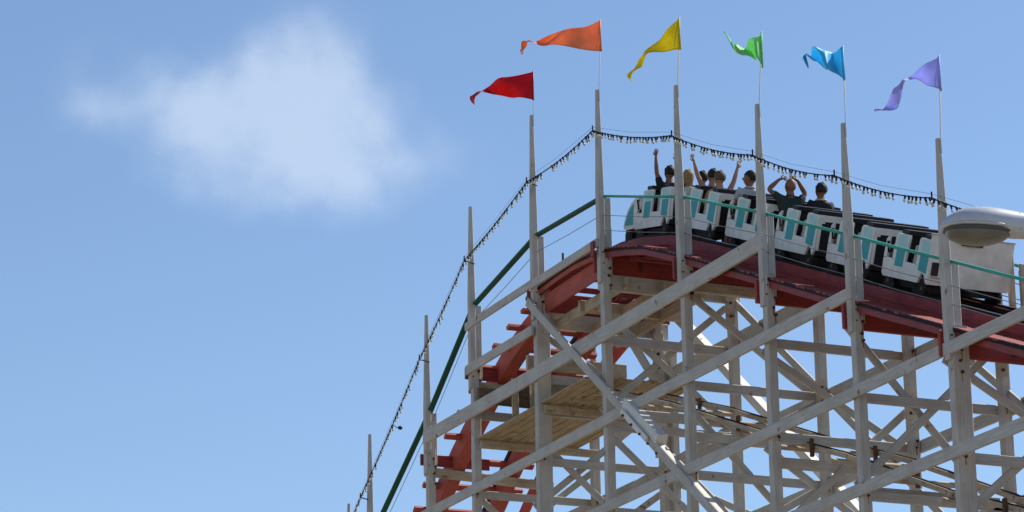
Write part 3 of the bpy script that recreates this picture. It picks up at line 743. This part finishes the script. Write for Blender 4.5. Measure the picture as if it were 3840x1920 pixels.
def person(label, head, sk, hair, shirt, larm='down', rarm='down', turn=0.0, longhair=False, bald=False, slope=.38, group='riders on the roller coaster', collar=None, sleeve=True):
    """head = world position of the head centre; the rider sits facing +Y, leaning with the climbing car"""
    a = math.atan(slope) * .75
    upv = Vector((0, -math.sin(a), math.cos(a))); fw = Vector((0, math.cos(a), math.sin(a))); rt = Vector((1, 0, 0))
    head = Vector(head); hip = head - upv * .70 - fw * .04
    F = Matrix((rt, fw, upv)).transposed().to_4x4(); F.translation = hip
    root = empty('person', (0, 0, 0), label, 'person', group)
    # body skeleton in local metres: x right, y forward, z up, hip at origin
    hz = .70
    chest, neck0, neck1 = (0, .0, .41), (0, .01, .53), (0, .02, .60)
    SL, SR = (-.175, .0, .485), (.175, .0, .485)
    ch = [[((0, 0, .04), .135), ((0, -.01, .22), (.135, .10)), (chest, (.15, .105)), (neck0, .072), (neck1, .062), ((0, .03, hz), (.05, .06))],
          [(chest, (.15, .105)), (SL, .058)], [(chest, (.15, .105)), (SR, .058)]]
    for sx in (-1, 1):
        ch.append([((0, 0, .04), .135), ((sx * .09, .10, .02), .085), ((sx * .11, .40, .06), .062), ((sx * .11, .44, -.02), .055), ((sx * .11, .47, -.32), .036), ((sx * .11, .50, -.36), .032), ((sx * .11, .60, -.37), .028)])
    sleeves = []
    fingers = []
    for s_, S0, pose in ((-1, SL, larm), (1, SR, rarm)):
        S0 = Vector(S0)
        if pose == 'down':
            E_ = S0 + Vector((s_ * .06, .05, -.24)); Wp = S0 + Vector((s_ * -.02, .27, -.20)); curl = .8
        else:
            E_, Wp = S0 + Vector(pose[0]), S0 + Vector(pose[1]); curl = .25
        d = (Wp - E_).normalized()
        if pose != 'down' and len(pose) > 2: hd = Vector(pose[2]).normalized()
        else: hd = d
        palm = Wp + hd * .055; kn = Wp + hd * .085
        mid = S0.lerp(E_, .5); fa = E_.lerp(Wp, .35)
        ch.append([(tuple(S0), .062), (tuple(mid), .052), (tuple(E_), .043), (tuple(fa), .043), (tuple(Wp), (.029, .026)), (tuple(palm), (.034, .018)), (tuple(kn), (.034, .016))])
        sleeves.append([(tuple(S0), .080), (tuple(S0.lerp(E_, .35)), .070), (tuple(S0.lerp(E_, .72)), .063)])
        lat = hd.cross(Vector((0, 1, 0)))
        if lat.length < .2: lat = hd.cross(Vector((1, 0, 0)))
        lat.normalize(); pn = lat.cross(hd).normalized()
        for q, (o_, ln) in enumerate(((-.030, .062), (-.010, .072), (.010, .068), (.029, .052))):
            b0 = kn + lat * o_; f1 = b0 + (hd + lat * o_ * 3).normalized() * ln * .5 + pn * curl * .012; f2 = f1 + (hd + pn * curl + lat * o_ * 3).normalized() * ln * .5
            ch.append([(tuple(kn), (.034, .016)), (tuple(b0 + hd * .008), .0095), (tuple(f1), .0088), (tuple(f2), .0072)])
        tb = Wp + hd * .03 - lat * s_ * .028
        ch.append([(tuple(palm), (.034, .018)), (tuple(tb), .011), (tuple(tb - lat * s_ * .022 + hd * .03), .010), (tuple(tb - lat * s_ * .026 + hd * .056), .008)])
    body = skin_mesh('body', ch, sk, root, 1)
    # head: shaped ellipsoid with jaw, nose, ears, eyes, joined to the same thing as its face
    Rh = Matrix.Rotation(turn, 4, 'Z'); hc = Vector((0, .035, hz))
    def hf(d, q):
        q = q.copy()
        if d.z < 0: k = 1 - .28 * (-d.z) ** 1.2; q.x *= k; q.y = q.y * (1 - .12 * -d.z) + .015 * -d.z
        if d.y < 0: q.y *= 1.04
        return q
    hm = MB(sk, 'eye', 'hair_dark')
    fr3 = Rh.to_3x3()
    hm.ell(hc, (.083, .103, .126), 0, 20, 14, fr3, hf)
    hm.ell(hc + fr3 @ Vector((0, .106, -.012)), (.013, .020, .024), 0, 8, 6, fr3)
    for sx in (-1, 1):
        hm.ell(hc + fr3 @ Vector((sx * .086, -.004, -.012)), (.010, .020, .030), 0, 8, 6, fr3)
        hm.ell(hc + fr3 @ Vector((sx * .030, .092, .008)), (.013, .008, .008), 1, 8, 6, fr3)
    hm.ell(hc + fr3 @ Vector((0, .095, -.055)), (.024, .008, .006), 2, 8, 6, fr3)
    ho = hm.obj('head', None); ho.parent = body
    # hair
    rnd = random.Random(label)
    def hairf(d, q):
        q = q.copy(); j = 1 + .05 * math.sin(d.x * 9 + d.z * 7) + rnd.uniform(-.02, .03)
        q *= j
        lim = -.35 if not longhair else -5
        if d.y > .25: q.z = max(q.z, .035)           # forehead free
        if not longhair and d.z < -.30: q.z = max(q.z, -.045); q.x *= .93; q.y *= .95
        if longhair and d.z < 0 and d.y < .3: q.z *= 1.9; q.x *= 1.1
        return q
    if bald:
        hr_ = MB(hair).ell(hc + Vector((0, -.012, -.01)), (.079, .088, .07), 0, 18, 12, fr3, hairf).obj('hair'); 
    else:
        hr_ = MB(hair).ell(hc + fr3 @ Vector((0, -.010, .016)), (.095, .112, .124), 0, 22, 16, fr3, hairf).obj('hair')
    hr_.parent = root
    # shirt
    sh = [[((0, 0, .05), .150), ((0, -.01, .22), (.150, .115)), (chest, (.185, .140)), ((0, .0, .49), (.15, .12)), ((0, .01, .535), (.10, .095))],
          [(chest, (.185, .140))] + sleeves[0], [(chest, (.185, .140))] + sleeves[1]]
    if not sleeve: sh = sh[:1]
    skin_mesh('shirt', sh, shirt, root, 1)
    if collar:
        c = MB(collar).tube([(.085 * math.cos(t), .0 + .08 * math.sin(t), .545 - .012 * math.sin(t)) for t in [k * math.pi / 6 for k in range(13)]], .014, 6).obj('collar'); c.parent = root
    skin_mesh('shorts', [[((0, 0, .03), .145), ((-.09, .10, .02), .095), ((-.11, .34, .05), .078)], [((0, 0, .03), .145), ((.09, .10, .02), .095), ((.11, .34, .05), .078)]], 'shirt_black', root, 1)
    root.matrix_basis = F
    return root
XA, XC = .94, 1.53
UP_L = ((-.05, .05, .24), (-.08, .10, .50))
person('dark haired rider in a black shirt, left arm straight up, in the front car', (XA, 10.2, 18.15), 'skin_dark', 'hair_dark', 'shirt_black', larm=((-.075, .02, .20), (-.10, .06, .46), (.02, .05, 1)), rarm='down')
person('dark haired rider right of the front post, fist raised beside the forearm of another', (XC, 10.13, 18.10), 'skin_dark', 'hair_dark', 'shirt_black', rarm=((.09, .05, .02), (.04, .10, .18)))
person('long blonde haired rider partly behind the yellow flag post', (XA, 9.53, 17.87), 'skin', 'hair_blonde', 'shirt_tan', larm=((-.02, .04, .22), (-.04, .08, .46)), longhair=True)
person('dark haired rider with left arm raised straight, beside the blonde haired one', (1.50, 9.68, 18.0), 'skin', 'hair_dark', 'shirt_black', larm=((-.10, .06, .20), (-.17, .10, .42)), sleeve=False)
person('light brown haired rider with right arm flung up and bare shoulders', (.95, 8.40, 17.50), 'skin', 'hair_brown', 'shirt_black', rarm=((.10, .04, .20), (.16, .08, .42)), sleeve=False)
person('dark haired rider in a grey shirt looking left beside the green flag post', (.94, 7.33, 17.17), 'skin_dark', 'hair_dark', 'shirt_grey', turn=1.0, collar='shirt_tan')
person('rider in a dark shirt with both hands clasped on top of his head', (.95, 6.02, 16.64), 'skin_dark', 'hair_brown', 'shirt_teal', larm=((-.21, .03, .13), (-.02, .05, .31), (1, 0, .25)), rarm=((.10, .03, .13), (-.05, .05, .33), (-1, 0, .2)), bald=True)
person('dark haired rider in black with a pale collar, right of the man clasping his head', (1.50, 6.02, 16.63), 'skin_dark', 'hair_dark', 'shirt_black', collar='shirt_tan')

# ------------------------------------------------------------------ street lamp in the foreground, right edge
sl = empty('street_lamp', (-6.5, -16.15, 0), 'grey cobra head street lamp hanging in front of the rear car', 'street lamp')
tip = Vector((-9.56, -15.08, 8.685)); ax = Vector((.916, -.40, .0)).normalized(); sd = Vector((.40, .916, 0)).normalized(); up = Vector((0, 0, 1))
tilt = Matrix.Rotation(R(3.0), 3, sd); ax = tilt @ ax; up = tilt @ up
def loft(mb, secs, n=24, k=0):
    """secs: (s along axis, z centre, half width, height up, height down)"""
    o = len(mb.v)
    for (s, zc, hw, hu, hd_) in secs:
        for j in range(n):
            th = 2 * math.pi * j / n; c, q = math.cos(th), math.sin(th)
            z = zc + (hu if q > 0 else hd_) * (abs(q) ** .85) * (1 if q > 0 else -1)
            mb.v.append(tip + ax * s + sd * hw * (abs(c) ** .85) * (1 if c > 0 else -1) + up * z)
    for i in range(len(secs) - 1):
        for j in range(n):
            jj = (j + 1) % n
            mb.face((o + i * n + j, o + (i + 1) * n + j, o + (i + 1) * n + jj, o + i * n + jj), ((i, j), (i + 1, j), (i + 1, j + 1), (i, j + 1)), k, True)
    e = o + (len(secs) - 1) * n
    mb.face(tuple(o + j for j in range(n)), ((0, 0),) * n, k, True); mb.face(tuple(e + n - 1 - j for j in range(n)), ((0, 0),) * n, k, True)
hd = MB('lamp')
loft(hd, [(0.0, .0, .01, .01, .02), (.012, .0, .06, .035, .03), (.04, .0, .10, .065, .035), (.09, .0, .145, .100, .04), (.16, .0, .172, .130, .04), (.24, .0, .18, .148, .04), (.34, -.0, .178, .150, .04), (.44, .0, .155, .146, .05), (.55, .0, .12, .132, .08), (.66, .0, .09, .115, .085), (.78, .0, .06, .09, .07), (.90, .02, .04, .05, .05)])
hd.obj('lamp_housing', sl)
rim = MB('lamp'); loft(rim, [(-.010, -.02, .03, .012, .02), (.02, -.02, .105, .02, .02), (.09, -.02, .162, .022, .022), (.2, -.02, .192, .022, .022), (.33, -.02, .19, .022, .022), (.45, -.02, .165, .022, .022), (.56, -.02, .11, .02, .02), (.60, -.02, .03, .01, .01)])
rim.obj('housing_rim', sl)
MB('gasket').beam(tip + ax * .30 + up * .152 - sd * .05, tip + ax * .30 + up * .152 + sd * .05, .004, .004).beam(tip + ax * .60 + up * .10 - sd * .075, tip + ax * .60 - up * .04 - sd * .10, .006, .006).obj('seam', sl)
MB('lamp').box(tip + ax * .585 - up * .06 - sd * .06, (.05, .03, .03)).obj('latch', sl)
gk = MB('gasket'); loft(gk, [(.015, -.045, .05, .01, .014), (.05, -.045, .12, .01, .022), (.14, -.045, .172, .01, .026), (.3, -.045, .18, .01, .028), (.44, -.045, .155, .01, .026), (.53, -.045, .10, .01, .018), (.565, -.045, .03, .01, .01)]); gk.obj('gasket', sl)
le = MB('lens'); loft(le, [(.03, -.052, .055, .005, .012), (.07, -.06, .115, .005, .042), (.15, -.06, .158, .005, .070), (.27, -.06, .168, .005, .085), (.38, -.06, .155, .005, .078), (.48, -.06, .11, .005, .048), (.535, -.06, .045, .005, .012)]); le.obj('lamp_lens', sl)
base = Vector((-6.5, -16.15, 0)); e0 = tip + ax * .86 + up * .02
MB('lamp').tube([e0, e0 + ax * .6 + Vector((0, 0, -.02)), e0 + ax * 1.4 + Vector((0, 0, -.12)), Vector((base.x, base.y, 8.0))], .035, 12, r1=.045).obj('lamp_arm', sl)
MB('lamp').tube([base, base + Vector((0, 0, 4)), base + Vector((0, 0, 8.1))], .10, 16, r1=.06).obj('lamp_pole', sl)
MB('lamp').box(base + Vector((0, 0, .08)), (.4, .4, .16)).obj('base_plate', sl)
